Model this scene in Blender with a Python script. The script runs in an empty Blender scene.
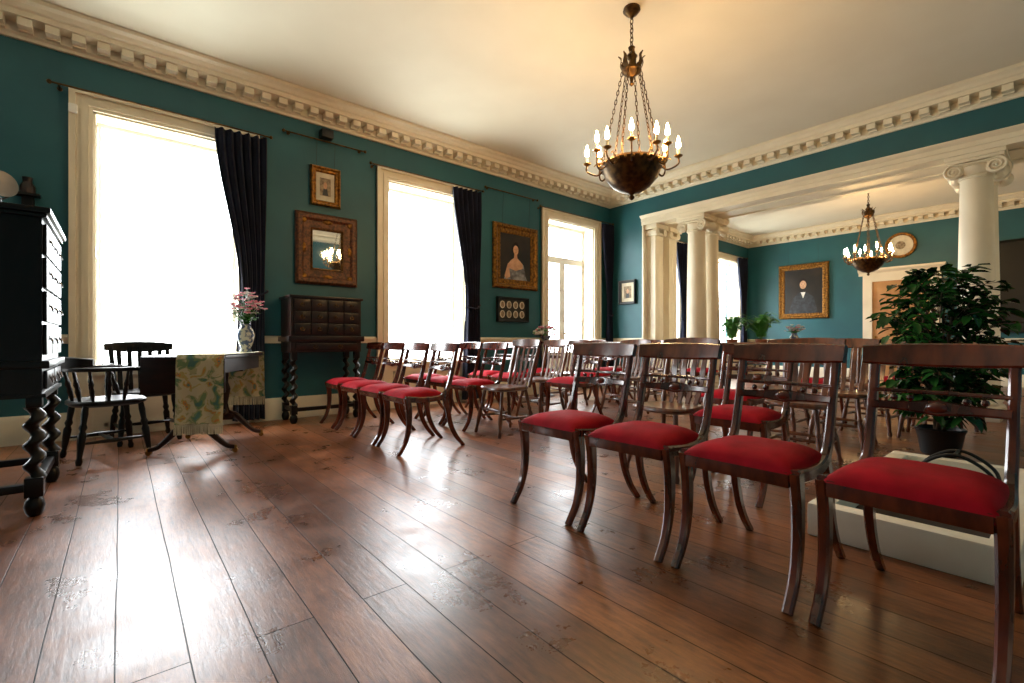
import bpy, bmesh, math, random
from mathutils import Vector, Matrix, Euler
random.seed(7)
R=math.radians
def lin(c):
    return tuple(((x/255)/12.92 if x/255<=0.04045 else (((x/255)+0.055)/1.055)**2.4) for x in c)+(1,)

# ---------------------------------------------------------------- materials
def mat(name,col,rough=0.5,metal=0.0,col2=None,scale=6,stretch=(1,1,1),bump=0.0,bscale=None,emit=None,estr=0,coat=0,spec=None,sheen=0,detail=4,lo=.35,hi=.65):
    m=bpy.data.materials.new(name); m.use_nodes=True
    nt=m.node_tree; b=nt.nodes['Principled BSDF']
    b.inputs['Base Color'].default_value=lin(col)
    b.inputs['Roughness'].default_value=rough; b.inputs['Metallic'].default_value=metal
    if coat: b.inputs['Coat Weight'].default_value=coat; b.inputs['Coat Roughness'].default_value=.12
    if spec is not None: b.inputs['Specular IOR Level'].default_value=spec
    if sheen: b.inputs['Sheen Weight'].default_value=sheen
    tc=nt.nodes.new('ShaderNodeTexCoord'); mp=nt.nodes.new('ShaderNodeMapping')
    mp.inputs['Scale'].default_value=stretch
    nt.links.new(tc.outputs['Object'],mp.inputs['Vector'])
    if col2 is None: col2=tuple(min(255,c*.85) for c in col)
    nz=nt.nodes.new('ShaderNodeTexNoise'); nz.inputs['Scale'].default_value=scale; nz.inputs['Detail'].default_value=detail
    nt.links.new(mp.outputs[0],nz.inputs['Vector'])
    rp=nt.nodes.new('ShaderNodeValToRGB'); rp.color_ramp.elements[0].color=lin(col); rp.color_ramp.elements[1].color=lin(col2)
    rp.color_ramp.elements[0].position=lo; rp.color_ramp.elements[1].position=hi
    nt.links.new(nz.outputs['Fac'],rp.inputs['Fac']); nt.links.new(rp.outputs['Color'],b.inputs['Base Color'])
    if bump:
        n2=nt.nodes.new('ShaderNodeTexNoise'); n2.inputs['Scale'].default_value=bscale or scale*4
        nt.links.new(mp.outputs[0],n2.inputs['Vector'])
        bp=nt.nodes.new('ShaderNodeBump'); bp.inputs['Strength'].default_value=bump; bp.inputs['Distance'].default_value=.01
        nt.links.new(n2.outputs['Fac'],bp.inputs['Height']); nt.links.new(bp.outputs[0],b.inputs['Normal'])
    if emit:
        b.inputs['Emission Color'].default_value=lin(emit); b.inputs['Emission Strength'].default_value=estr
    return m
M={}
M['teal']=mat('teal_paint',(31,93,103),.5,col2=(27,85,96),scale=2,bump=.05,bscale=150)
M['cream']=mat('cream_paint',(236,225,202),.45,col2=(228,216,192),scale=3)
M['white']=mat('white_gloss',(244,242,236),.35,col2=(238,236,230),scale=3)
M['ceil']=mat('ceiling_paint',(234,226,208),.7,col2=(228,219,200),scale=1.2)
M['mahog']=mat('mahogany',(108,44,22),.22,col2=(56,20,11),scale=5,stretch=(3,3,1),coat=.5)
M['oak']=mat('elm_wood',(112,60,31),.28,col2=(62,31,16),scale=6,stretch=(4,4,1),coat=.3)
M['black']=mat('ebonised_wood',(20,13,11),.34,col2=(10,7,6),scale=6,stretch=(3,3,1),spec=.3)
M['dkwood']=mat('dark_rosewood',(46,20,13),.34,col2=(22,10,8),scale=6,stretch=(1,3,3),spec=.4)
M['red']=mat('red_velvet',(170,5,28),.8,col2=(138,2,18),scale=9,bump=.15,bscale=300,spec=.15)
M['brass']=mat('brass',(170,132,72),.35,1.0,col2=(130,96,48))
M['bronze']=mat('dark_bronze',(56,38,22),.38,.8,col2=(104,74,36),scale=20)
M['silver']=mat('silver_metal',(130,130,134),.45,1.0)
M['gilt']=mat('gilt_frame',(158,108,42),.42,.75,col2=(78,48,18),scale=30,bump=.6,bscale=60)
M['inlay']=mat('inlaid_frame',(112,66,36),.42,.3,col2=(52,27,15),scale=40,bump=.4,bscale=80)
M['curtain']=mat('navy_velvet',(24,29,50),.8,col2=(14,17,34),scale=4,sheen=.1,spec=.2)
M['bulb']=mat('candle_bulb',(255,220,160),.4,emit=(255,206,138),estr=290)
M['candle']=mat('candle_sleeve',(235,225,200),.5)
M['mirror']=mat('mirror_glass',(230,235,235),.03,1.0)
M['leaf']=mat('leaf_green',(40,92,36),.26,col2=(16,48,20),scale=5)
M['fern']=mat('fern_green',(80,156,66),.5,col2=(44,110,44),scale=5)
M['trunk']=mat('bark',(80,60,40),.8,col2=(50,36,24),bump=.3)
M['pot']=mat('glazed_pot',(24,20,19),.4)
M['terr']=mat('terracotta',(150,85,55),.7)
M['vase']=mat('painted_vase',(190,195,190),.2,col2=(70,90,130),scale=22,lo=.45,hi=.55)
M['pink']=mat('petal_pink',(228,110,140),.6,col2=(240,170,190),scale=30)
M['wht']=mat('petal_white',(240,236,228),.6)
M['stone']=mat('cream_stone',(242,236,220),.5,col2=(230,221,202),scale=4,bump=.1)
M['soil']=mat('soil',(40,30,22),.9)
M['canvas']=mat('canvas_dark',(40,27,18),.4,col2=(20,14,10),scale=4)
M['skin']=mat('painted_skin',(216,172,136),.5,col2=(190,140,108),scale=12)
M['dress']=mat('painted_dress',(150,150,152),.5,col2=(78,74,78),scale=14)
M['coatp']=mat('painted_coat',(48,52,60),.5,col2=(26,26,32),scale=14)
M['mount']=mat('mount_paper',(226,214,188),.7)
M['sketch']=mat('sketch_wash',(170,150,120),.7,col2=(110,90,70),scale=25)
M['blk']=mat('black_frame',(14,12,12),.4)
M['door']=mat('door_paint',(196,146,92),.45,col2=(172,122,74),scale=3)
M['fringe']=mat('cloth_fringe',(212,200,168),.9)

def cloth_mat():
    m=bpy.data.materials.new('embroidered_cloth'); m.use_nodes=True; nt=m.node_tree; b=nt.nodes['Principled BSDF']
    b.inputs['Roughness'].default_value=.9
    tc=nt.nodes.new('ShaderNodeTexCoord')
    nz=nt.nodes.new('ShaderNodeTexNoise'); nz.inputs['Scale'].default_value=10; nz.inputs['Detail'].default_value=3; nz.inputs['Distortion'].default_value=.8
    nt.links.new(tc.outputs['Object'],nz.inputs['Vector'])
    rp=nt.nodes.new('ShaderNodeValToRGB'); cr=rp.color_ramp; cr.interpolation='CONSTANT'
    cols=[(0,(84,124,116)),(.34,(120,146,104)),(.41,(176,170,130)),(.45,(206,196,162)),(.57,(188,172,112)),(.62,(206,140,84)),(.66,(110,134,120))]
    cr.elements[0].position=0; cr.elements[0].color=lin(cols[0][1]); cr.elements[1].position=cols[1][0]; cr.elements[1].color=lin(cols[1][1])
    for p,c in cols[2:]:
        e=cr.elements.new(p); e.color=lin(c)
    nt.links.new(nz.outputs['Fac'],rp.inputs['Fac']); nt.links.new(rp.outputs['Color'],b.inputs['Base Color'])
    return m
M['cloth']=cloth_mat()

def floor_mat():
    m=bpy.data.materials.new('oak_floorboards'); m.use_nodes=True; nt=m.node_tree; b=nt.nodes['Principled BSDF']
    L=nt.links; N=nt.nodes.new
    tc=N('ShaderNodeTexCoord'); mp=N('ShaderNodeMapping'); mp.inputs['Rotation'].default_value=(0,0,R(90))
    wn=N('ShaderNodeTexNoise'); wn.inputs['Scale'].default_value=.9; wn.inputs['Detail'].default_value=2; L.new(tc.outputs['Object'],wn.inputs['Vector'])
    vm=N('ShaderNodeVectorMath'); vm.operation='MULTIPLY_ADD'; vm.inputs[1].default_value=(.02,.0,0); L.new(wn.outputs['Color'],vm.inputs[0]); L.new(tc.outputs['Object'],vm.inputs[2])
    L.new(vm.outputs[0],mp.inputs['Vector'])
    br=N('ShaderNodeTexBrick'); br.inputs['Scale'].default_value=1; br.inputs['Brick Width'].default_value=4.3; br.inputs['Row Height'].default_value=.165
    br.inputs['Mortar Size'].default_value=.0022; br.inputs['Mortar Smooth'].default_value=.3; br.offset=.37
    br.inputs['Color1'].default_value=lin((150,92,52)); br.inputs['Color2'].default_value=lin((104,60,33)); br.inputs['Mortar'].default_value=lin((30,16,9))
    L.new(mp.outputs[0],br.inputs['Vector'])
    m2=N('ShaderNodeMapping'); m2.inputs['Scale'].default_value=(16,2.2,1); L.new(tc.outputs['Object'],m2.inputs['Vector'])
    nz=N('ShaderNodeTexNoise'); nz.inputs['Scale'].default_value=2.6; nz.inputs['Detail'].default_value=9; nz.inputs['Roughness'].default_value=.74; L.new(m2.outputs[0],nz.inputs['Vector'])
    rp=N('ShaderNodeValToRGB'); rp.color_ramp.elements[0].color=(.5,.47,.44,1); rp.color_ramp.elements[1].color=(1.12,1.1,1.08,1)
    rp.color_ramp.elements[0].position=.36; rp.color_ramp.elements[1].position=.6
    L.new(nz.outputs['Fac'],rp.inputs['Fac'])
    mx=N('ShaderNodeMix'); mx.data_type='RGBA'; mx.blend_type='MULTIPLY'; mx.inputs['Factor'].default_value=1
    L.new(br.outputs['Color'],mx.inputs['A']); L.new(rp.outputs['Color'],mx.inputs['B'])
    pn=N('ShaderNodeTexNoise'); pn.inputs['Scale'].default_value=2.4; pn.inputs['Detail'].default_value=8; pn.inputs['Roughness'].default_value=.7; L.new(tc.outputs['Object'],pn.inputs['Vector'])
    pr=N('ShaderNodeValToRGB'); pr.color_ramp.elements[0].color=(.66,.61,.56,1); pr.color_ramp.elements[1].color=(1.12,1.1,1.06,1); pr.color_ramp.elements[0].position=.4; pr.color_ramp.elements[1].position=.58
    L.new(pn.outputs['Fac'],pr.inputs['Fac'])
    mx2=N('ShaderNodeMix'); mx2.data_type='RGBA'; mx2.blend_type='MULTIPLY'; mx2.inputs['Factor'].default_value=1
    L.new(mx.outputs['Result'],mx2.inputs['A']); L.new(pr.outputs['Color'],mx2.inputs['B'])
    L.new(mx2.outputs['Result'],b.inputs['Base Color'])
    mr=N('ShaderNodeMapRange'); mr.inputs['From Min'].default_value=.3; mr.inputs['From Max'].default_value=.7; mr.inputs['To Min'].default_value=.22; mr.inputs['To Max'].default_value=.42; L.new(pn.outputs['Fac'],mr.inputs['Value'])
    L.new(mr.outputs[0],b.inputs['Roughness'])
    sp=N('ShaderNodeMapRange'); sp.inputs['To Min'].default_value=.62; sp.inputs['To Max'].default_value=.05; L.new(br.outputs['Fac'],sp.inputs['Value']); L.new(sp.outputs[0],b.inputs['Specular IOR Level'])
    ad=N('ShaderNodeMath'); ad.operation='SUBTRACT'
    ms=N('ShaderNodeMath'); ms.operation='MULTIPLY'; ms.inputs[1].default_value=.55; L.new(nz.outputs['Fac'],ms.inputs[0])
    L.new(ms.outputs[0],ad.inputs[0]); L.new(br.outputs['Fac'],ad.inputs[1])
    bp=N('ShaderNodeBump'); bp.inputs['Strength'].default_value=.4; bp.inputs['Distance'].default_value=.006
    L.new(ad.outputs[0],bp.inputs['Height']); L.new(bp.outputs[0],b.inputs['Normal'])
    return m
M['floor']=floor_mat()

# ---------------------------------------------------------------- mesh builder
def cr(pts,n=6):
    P=[Vector(p) for p in pts]; P=[P[0]*2-P[1]]+P+[P[-1]*2-P[-2]]; out=[]
    for i in range(1,len(P)-2):
        a,b,c,d=P[i-1:i+3]
        for k in range(n):
            t=k/n
            out.append(.5*((2*b)+(c-a)*t+(2*a-5*b+4*c-d)*t*t+(3*b-a-3*c+d)*t**3))
    out.append(P[-2]); return out
def lerpl(l,n):
    if not isinstance(l,(list,tuple)): return [l]*n
    o=[]
    for i in range(n):
        f=i/(n-1)*(len(l)-1); k=min(int(f),len(l)-2); o.append(l[k]+(l[k+1]-l[k])*(f-k))
    return o
class MB:
    def __init__(s): s.bm=bmesh.new(); s.mats=[]; s.M=Matrix()
    def mi(s,k):
        if k not in s.mats: s.mats.append(k)
        return s.mats.index(k)
    def v(s,p): return s.bm.verts.new(s.M@Vector(p))
    def f(s,vs,k):
        try:
            fc=s.bm.faces.new(vs); fc.material_index=s.mi(k); return fc
        except ValueError: pass
    def box(s,a,b,k,ch=0):
        x0,y0,z0=a;x1,y1,z1=b
        V=[s.v(p) for p in [(x0,y0,z0),(x1,y0,z0),(x1,y1,z0),(x0,y1,z0),(x0,y0,z1),(x1,y0,z1),(x1,y1,z1),(x0,y1,z1)]]
        F=[s.f([V[i] for i in q],k) for q in [(0,3,2,1),(4,5,6,7),(0,1,5,4),(1,2,6,5),(2,3,7,6),(3,0,4,7)]]
        if ch:
            es=set(e for f_ in F for e in f_.edges)
            r=bmesh.ops.bevel(s.bm,geom=list(es),offset=ch,segments=2,affect='EDGES',profile=.6)
            for f_ in r['faces']: f_.material_index=s.mi(k)
    def rings(s,rs,k,closed=True,cap=True,loop=False):
        n=len(rs[0]); R_=list(rs)
        for i in range(len(R_)-(0 if loop else 1)):
            a=R_[i]; b=R_[(i+1)%len(R_)]
            for j in range(n if closed else n-1):
                s.f([a[j],a[(j+1)%n],b[(j+1)%n],b[j]],k)
        if cap and not loop: s.f(R_[0][::-1],k); s.f(R_[-1],k)
    def sweep(s,pts,side,w,t,k):
        P=[Vector(p) for p in pts]; n=len(P); W=lerpl(w,n); T=lerpl(t,n); rs=[]
        for i,p in enumerate(P):
            tg=(P[min(i+1,n-1)]-P[max(i-1,0)]).normalized(); sd=Vector(side); sd=(sd-tg*sd.dot(tg)).normalized(); nm=tg.cross(sd)
            a=W[i]/2;b=T[i]/2;c=min(a,b)*.45
            q=[(a-c,b),(a,b-c),(a,-b+c),(a-c,-b),(-a+c,-b),(-a,-b+c),(-a,b-c),(-a+c,b)]
            rs.append([s.v(p+sd*u+nm*v_) for u,v_ in q])
        s.rings(rs,k)
    def tube(s,pts,r,k,seg=8):
        P=[Vector(p) for p in pts]; n=len(P); Rr=lerpl(r,n); rs=[]; ref=None
        for i,p in enumerate(P):
            tg=(P[min(i+1,n-1)]-P[max(i-1,0)]).normalized()
            if ref is None: ref=tg.orthogonal().normalized()
            ref=(ref-tg*ref.dot(tg)).normalized(); b=tg.cross(ref)
            rs.append([s.v(p+(ref*math.cos(6.28318*j/seg)+b*math.sin(6.28318*j/seg))*Rr[i]) for j in range(seg)])
        s.rings(rs,k)
    def lathe(s,prof,c,k,seg=16,A=None):
        A=A or Matrix(); c=Vector(c); rs=[]
        for r,z in prof:
            rs.append([s.v(c+A@Vector((max(r,.0005)*math.cos(6.28318*j/seg),max(r,.0005)*math.sin(6.28318*j/seg),z))) for j in range(seg)])
        s.rings(rs,k)
    def turned(s,a,b,prof,k,seg=10):
        a=Vector(a);b=Vector(b);d=b-a;L=d.length; q=Vector((0,0,1)).rotation_difference(d.normalized()).to_matrix().to_4x4()
        s.lathe([(r,t*L) for r,t in prof],a,k,seg,q)
    def twist(s,x,y,z0,z1,r,k,turns=None):
        n=int((z1-z0)/.01)+2; rs=[]; turns=turns or (z1-z0)/.105
        for i in range(n):
            t=i/(n-1); z=z0+(z1-z0)*t; ph=turns*6.283*t
            ox=.36*r*math.cos(ph); oy=.36*r*math.sin(ph)
            rs.append([s.v((x+ox+r*.74*math.cos(6.28318*j/12),y+oy+r*.74*math.sin(6.28318*j/12),z)) for j in range(12)])
        s.rings(rs,k)
    def ball(s,c,r,k,seg=10,sc=(1,1,1)):
        c=Vector(c); rs=[]
        for i in range(seg//2+1):
            a=math.pi*i/(seg//2); rr=max(math.sin(a),.01)*r
            rs.append([s.v(c+Vector((rr*math.cos(6.28318*j/seg)*sc[0],rr*math.sin(6.28318*j/seg)*sc[1],-math.cos(a)*r*sc[2]))) for j in range(seg)])
        s.rings(rs,k)
    def poly(s,pts,k,th=None):
        V=[s.v(p) for p in pts]; s.f(V,k)
    def extr(s,prof,a,b,out,k):
        rs=[]
        for p in (a,b): rs.append([s.v((p[0]+out[0]*o,p[1]+out[1]*o,z)) for o,z in prof])
        s.rings(rs,k)
    def obj(s,name,smooth=35,loc=(0,0,0),rot=0,recalc=True):
        if recalc: bmesh.ops.recalc_face_normals(s.bm,faces=s.bm.faces[:])
        me=bpy.data.meshes.new(name); s.bm.to_mesh(me); s.bm.free()
        for k in s.mats: me.materials.append(M[k])
        if smooth:
            for p in me.polygons: p.use_smooth=True
            me.set_sharp_from_angle(angle=R(smooth))
        o=bpy.data.objects.new(name,me); bpy.context.collection.objects.link(o); o.location=loc; o.rotation_euler=(0,0,rot); return o
def inst(o,loc,rot=0):
    n=bpy.data.objects.new(o.name.split('.')[0],o.data); bpy.context.collection.objects.link(n); n.location=loc; n.rotation_euler=(0,0,rot); return n

# ---------------------------------------------------------------- room shell
WY=5.9; BX=7.45; BX2=8.3; FX=13.6; CZ=3.80; RY=-1.0; NX=-4.0
b=MB(); b.box((NX-.3,RY-.3,-.2),(FX+.3,WY+.4,0),'floor'); b.obj('floor',0)
b=MB(); b.box((NX-.3,RY-.3,CZ),(FX+.3,WY+.4,CZ+.2),'ceil'); b.obj('ceiling',0)
wc=[-2.53,.42,3.37,6.35,9.35,12.4]; OW=.615; OT=3.06; SILL=.62  # first window centre is out of view, added for extra light
def sill(c): return .06 if c==6.35 else SILL
b=MB(); xs=NX-.3
for c in wc:
    b.box((xs,WY,0),(c-OW,WY+.36,CZ),'teal'); b.box((c-OW,WY,OT),(c+OW,WY+.36,CZ),'teal'); b.box((c-OW,WY,0),(c+OW,WY+.36,sill(c)-.04),'cream'); xs=c+OW
b.box((xs,WY,0),(FX+.3,WY+.36,CZ),'teal'); b.obj('wall_left',0)
b=MB(); b.box((NX-.3,RY-.3,0),(FX+.3,RY,CZ),'teal'); b.obj('wall_right',0)
b=MB(); b.box((NX-.3,RY,0),(NX,WY,CZ),'teal'); b.obj('wall_rear',0)
b=MB(); b.box((FX,RY,0),(FX+.3,WY,CZ),'teal'); b.obj('wall_far',0)
OY0,OY1=-.2,5.13; BT=3.22; BB=3.05
b=MB(); b.box((BX,OY1,0),(BX2,WY,CZ),'teal'); b.box((BX,RY,0),(BX2,OY0,CZ),'teal'); b.box((BX,OY0,BT),(BX2,OY1,CZ),'teal'); b.obj('wall_back',0)
b=MB()
b.box((BX+.0,OY0,BB),(BX2,OY1,BT),'cream')
prof=[(0,BB),(.02,BB),(.02,BB+.06),(.035,BB+.065),(.035,BB+.12),(.06,BB+.13),(.085,BB+.16),(.085,BT),(0,BT)]
b.extr(prof,(BX,OY0-.05),(BX,OY1+.02),(-1,0),'cream'); b.extr(prof,(BX2,OY0-.05),(BX2,OY1+.02),(1,0),'cream')
for y0,y1 in ((-.0,.55),(.95,3.98),(4.4,4.8)):
    for (p,q) in (((BX+.2,y0),(BX+.24,y1)),((BX2-.24,y0),(BX2-.2,y1))): b.box((p[0],p[1],BB-.02),(q[0],q[1],BB),'cream')
b.obj('colonnade_beam',30)
b=MB(); b.box((BX-.03,OY1-.03,0),(BX2+.03,OY1,BB),'cream'); b.box((BX-.03,OY0,0),(BX2+.03,OY0+.03,BB),'cream'); b.obj('trim_1',0)

cprof=[(0,3.53),(.03,3.53),(.04,3.555),(.06,3.57),(.06,3.65),(.2,3.655),(.2,3.70),(.225,3.71),(.245,3.74),(.28,3.76),(.28,3.795),(0,3.795)]
def cornice(name,a,bb,out,step=.17,st=0.1):
    b=MB(); b.extr(cprof,a,bb,out,'cream')
    d=Vector((bb[0]-a[0],bb[1]-a[1])); L=d.length; d.normalize(); n=int((L-st)/step)
    if step<1:
        for i in range(n):
            t=st+i*step; p=Vector(a)+d*t; q=p+d*.09; o=Vector(out)
            p0=p+o*.06; q1=q+o*.18
            b.box((min(p0.x,q1.x),min(p0.y,q1.y),3.585),(max(p0.x,q1.x),max(p0.y,q1.y),3.65),'cream')
            p0=p+o*.06; q1=q+o*.10
            b.box((min(p0.x,q1.x),min(p0.y,q1.y),3.57),(max(p0.x,q1.x),max(p0.y,q1.y),3.585),'cream')
    b.obj(name,25)
cornice('trim_2',(NX,WY),(BX,WY),(0,-1))
cornice('trim_3',(BX,WY),(BX,RY),(-1,0),st=.3)
cornice('trim_4',(BX2,WY),(FX,WY),(0,-1))
cornice('trim_5',(FX,WY),(FX,RY),(-1,0),st=.3)
cornice('trim_6',(NX,RY),(BX,RY),(0,1),step=5)
cornice('trim_7',(NX,RY),(NX,WY),(1,0),step=5)
cornice('trim_8',(BX2,RY),(FX,RY),(0,1),step=5)
bprof=[(0,0),(.03,0),(.03,.2),(.02,.23),(.008,.25),(0,.25)]
dprof=[(0,.88),(.015,.88),(.03,.91),(.035,.94),(.02,.96),(0,.965)]
def segs(x0,x1):
    out=[];x=x0
    for c in wc:
        if c+OW+.17<x0 or c-OW-.17>x1: continue
        out.append((x,c-OW-.17)); x=c+OW+.17
    out.append((x,x1)); return [s for s in out if s[1]-s[0]>.03]
b=MB()
for s0,s1 in segs(NX,BX)+segs(BX2,FX):
    b.extr(bprof,(s0,WY),(s1,WY),(0,-1),'cream')
b.obj('baseboard_left',25)
b=MB()
for s0,s1 in segs(NX,BX)+segs(BX2,FX): b.extr(dprof,(s0,WY),(s1,WY),(0,-1),'cream')
b.obj('trim_9',25)
b=MB(); b.extr(bprof,(BX,WY-.03),(BX,OY1),(-1,0),'cream'); b.extr(bprof,(BX,OY0),(BX,RY),(-1,0),'cream')
b.extr(dprof,(BX,WY-.04),(BX,OY1),(-1,0),'cream'); b.obj('baseboard_back',25)
b=MB(); b.extr(bprof,(FX,WY-.03),(FX,3.3),(-1,0),'cream'); b.extr(bprof,(FX,1.75),(FX,RY),(-1,0),'cream')
b.extr(dprof,(FX,WY-.04),(FX,3.3),(-1,0),'cream'); b.extr(dprof,(FX,1.75),(FX,RY),(-1,0),'cream'); b.obj('baseboard_far',25)
b=MB(); b.extr(bprof,(NX,RY),(BX,RY),(0,1),'cream'); b.obj('baseboard_right',25)

for i,c in enumerate(wc):
    b=MB(); x0,x1=c-OW,c+OW; aw=.165; SL=sill(c)
    for (o,w,d0) in ((0,aw,.03),(.03,.05,.045),(aw-.045,.045,.055)):
        b.box((x0-o-w,WY-d0,0),(x0-o,WY,OT+o+w),'cream'); b.box((x1+o,WY-d0,0),(x1+o+w,WY,OT+o+w),'cream'); b.box((x0-o,WY-d0,OT+o),(x1+o,WY,OT+o+w),'cream')
    b.box((x0,WY,SL),(x0+.02,WY+.3,OT),'cream'); b.box((x1-.02,WY,SL),(x1,WY+.3,OT),'cream'); b.box((x0,WY,OT-.02),(x1,WY+.3,OT),'cream')
    for (za,zb) in ((SL+.08,1.7),(1.8,OT-.1)):
        b.box((x1-.03,WY+.05,za),(x1-.02,WY+.22,zb),'cream'); b.box((x0+.02,WY+.05,za),(x0+.03,WY+.22,zb),'cream')
    b.box((x0,WY-.04,SL-.04),(x1,WY+.3,SL),'cream')
    if SL>.3:
        for (xa,xb) in ((x0+.08,c-.04),(c+.04,x1-.08)):
            for q in (((xa,.1),(xb,.13)),((xa,.47),(xb,.5)),((xa,.1),(xa+.03,.5)),((xb-.03,.1),(xb,.5))):
                b.box((q[0][0],WY-.015,q[0][1]),(q[1][0],WY,q[1][1]),'cream')
    ys=WY+.24
    def rect(xa,xb,za,zb,y,w):
        b.box((xa,y,za),(xa+w,y+.04,zb),'white'); b.box((xb-w,y,za),(xb,y+.04,zb),'white'); b.box((xa+w,y,za),(xb-w,y+.04,za+w),'white'); b.box((xa+w,y,zb-w),(xb-w,y+.04,zb),'white')
    if SL>.3:
        rect(x0+.02,x1-.02,SL,OT-.02,ys,.035)
    else:
        rect(x0+.02,x1-.02,2.42,OT-.02,ys,.05)
        for (xa,xb) in ((x0+.02,c),(c,x1-.02)):
            rect(xa,xb,SL,2.42,ys,.07); b.box((xa+.07,ys+.005,SL+.07),(xb-.07,ys+.03,.7),'white')
            for zz in (1.27,1.84): b.box((xa+.07,ys+.01,zz),(xb-.07,ys+.03,zz+.025),'white')
        b.ball((c+.05,ys-.03,1.05),.025,'brass')
    b.obj('window_%d'%(i+1),0)
    L=bpy.data.lights.new('sky_portal_%d'%(i+1),'AREA'); L.shape='RECTANGLE'; L.size=OW*2; L.size_y=OT-SL; L.cycles.is_portal=True
    o=bpy.data.objects.new('sky_portal_%d'%(i+1),L); bpy.context.collection.objects.link(o); o.location=(c,WY+.355,(OT+SL)/2); o.rotation_euler=(R(-90),0,0)

def ionic(name,x,y,rb=.165,rt=.14):
    b=MB(); b.box((x-.21,y-.21,0),(x+.21,y+.21,.09),'cream',.004)
    b.lathe([(.20,.09),(.215,.115),(.20,.145),(.18,.155),(.18,.17),(.195,.185),(.195,.2),(.175,.215),(rb,.23),(rb,.9),(rb*.97,1.6),(rt,2.78),(rt+.015,2.79),(rt+.015,2.81),(rt+.005,2.82),(rt+.04,2.86),(rt+.05,2.91),(rt+.03,2.93)],(x,y,0),'cream',32)
    Ax=Matrix.Rotation(R(90),4,'Y')
    for sy in (-1,1):
        cy=y+sy*.175; cz=2.875
        b.lathe([(.082,-.17),(.088,-.16),(.056,-.05),(.05,0),(.056,.05),(.088,.16),(.082,.17)],(x,cy,cz),'cream',20,Ax)
        for sx in (-1,1):
            pts=[]
            for k in range(40):
                a=k/39*2.2*2*math.pi; rr=.086*(1-k/39*.85)
                pts.append((x+sx*.178,cy+sy*rr*math.sin(a),cz+rr*math.cos(a)))
            b.tube(pts,[.013,.007],'cream',6); b.ball((x+sx*.178,cy,cz),.016,'cream',8)
    for sx in (-1,1):
        b.tube([(x+sx*.175,y+t,2.955-.012*(1-(t/.175)**2)) for t in (-.175,-.11,-.05,0,.05,.11,.175)],.012,'cream',6)
    b.box((x-.165,y-.18,2.925),(x+.165,y+.18,2.96),'cream')
    b.box((x-.20,y-.24,2.965),(x+.20,y+.24,3.0),'cream',.006); b.box((x-.215,y-.255,3.0),(x+.215,y+.255,BB),'cream',.006)
    return b.obj(name,35)
for y in (4.19,.73):
    for x in (7.66,8.12): ionic('ionic_column',x,y)
def pil(x,y):
    b=MB(); b.box((x-.19,y-.14,0),(x+.19,y+.08,.2),'cream'); b.box((x-.13,y-.10,.2),(x+.13,y+.08,2.85),'cream')
    for fx in (-.09,-.03,.03,.09): b.box((x+fx-.012,y-.105,.35),(x+fx+.012,y-.10,2.75),'cream')
    b.box((x-.16,y-.14,2.85),(x+.16,y+.08,2.9),'cream',.01)
    Ay=Matrix.Rotation(R(90),4,'X')
    for sx in (-1,1): b.lathe([(.06,-.08),(.065,-.07),(.05,0),(.065,.09),(.06,.13)],(x+sx*.12,y-.02,2.91),'cream',16,Ay)
    b.box((x-.20,y-.17,2.97),(x+.20,y+.08,BB),'cream',.006); b.obj('pilaster',30)
for x in (7.66,8.12): pil(x,5.02)

# far door
b=MB(); ya,yb=1.85,3.2; D=FX-.005
b.box((D-.05,ya-.02,0),(D,ya+.16,2.3),'cream'); b.box((D-.05,yb-.16,0),(D,yb+.02,2.3),'cream'); b.box((D-.05,ya-.02,2.3),(D,yb+.02,2.45),'cream')
b.extr([(0,2.45),(.06,2.45),(.06,2.5),(.1,2.52),(.14,2.56),(.14,2.6),(0,2.6)],(D,ya-.1),(D,yb+.1),(-1,0),'cream')
b.box((D-.02,ya+.16,0),(D-.005,yb-.16,2.3),'door')
for (z0,z1) in ((.2,.75),(.9,1.6),(1.7,2.15)):
    for (y0,y1) in ((ya+.26,2.47),(2.58,yb-.26)):
        b.box((D-.03,y0,z0),(D-.02,y1,z1),'door',.008)
b.ball((D-.06,2.98,1.0),.03,'brass'); b.obj('door_1',25)

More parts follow.
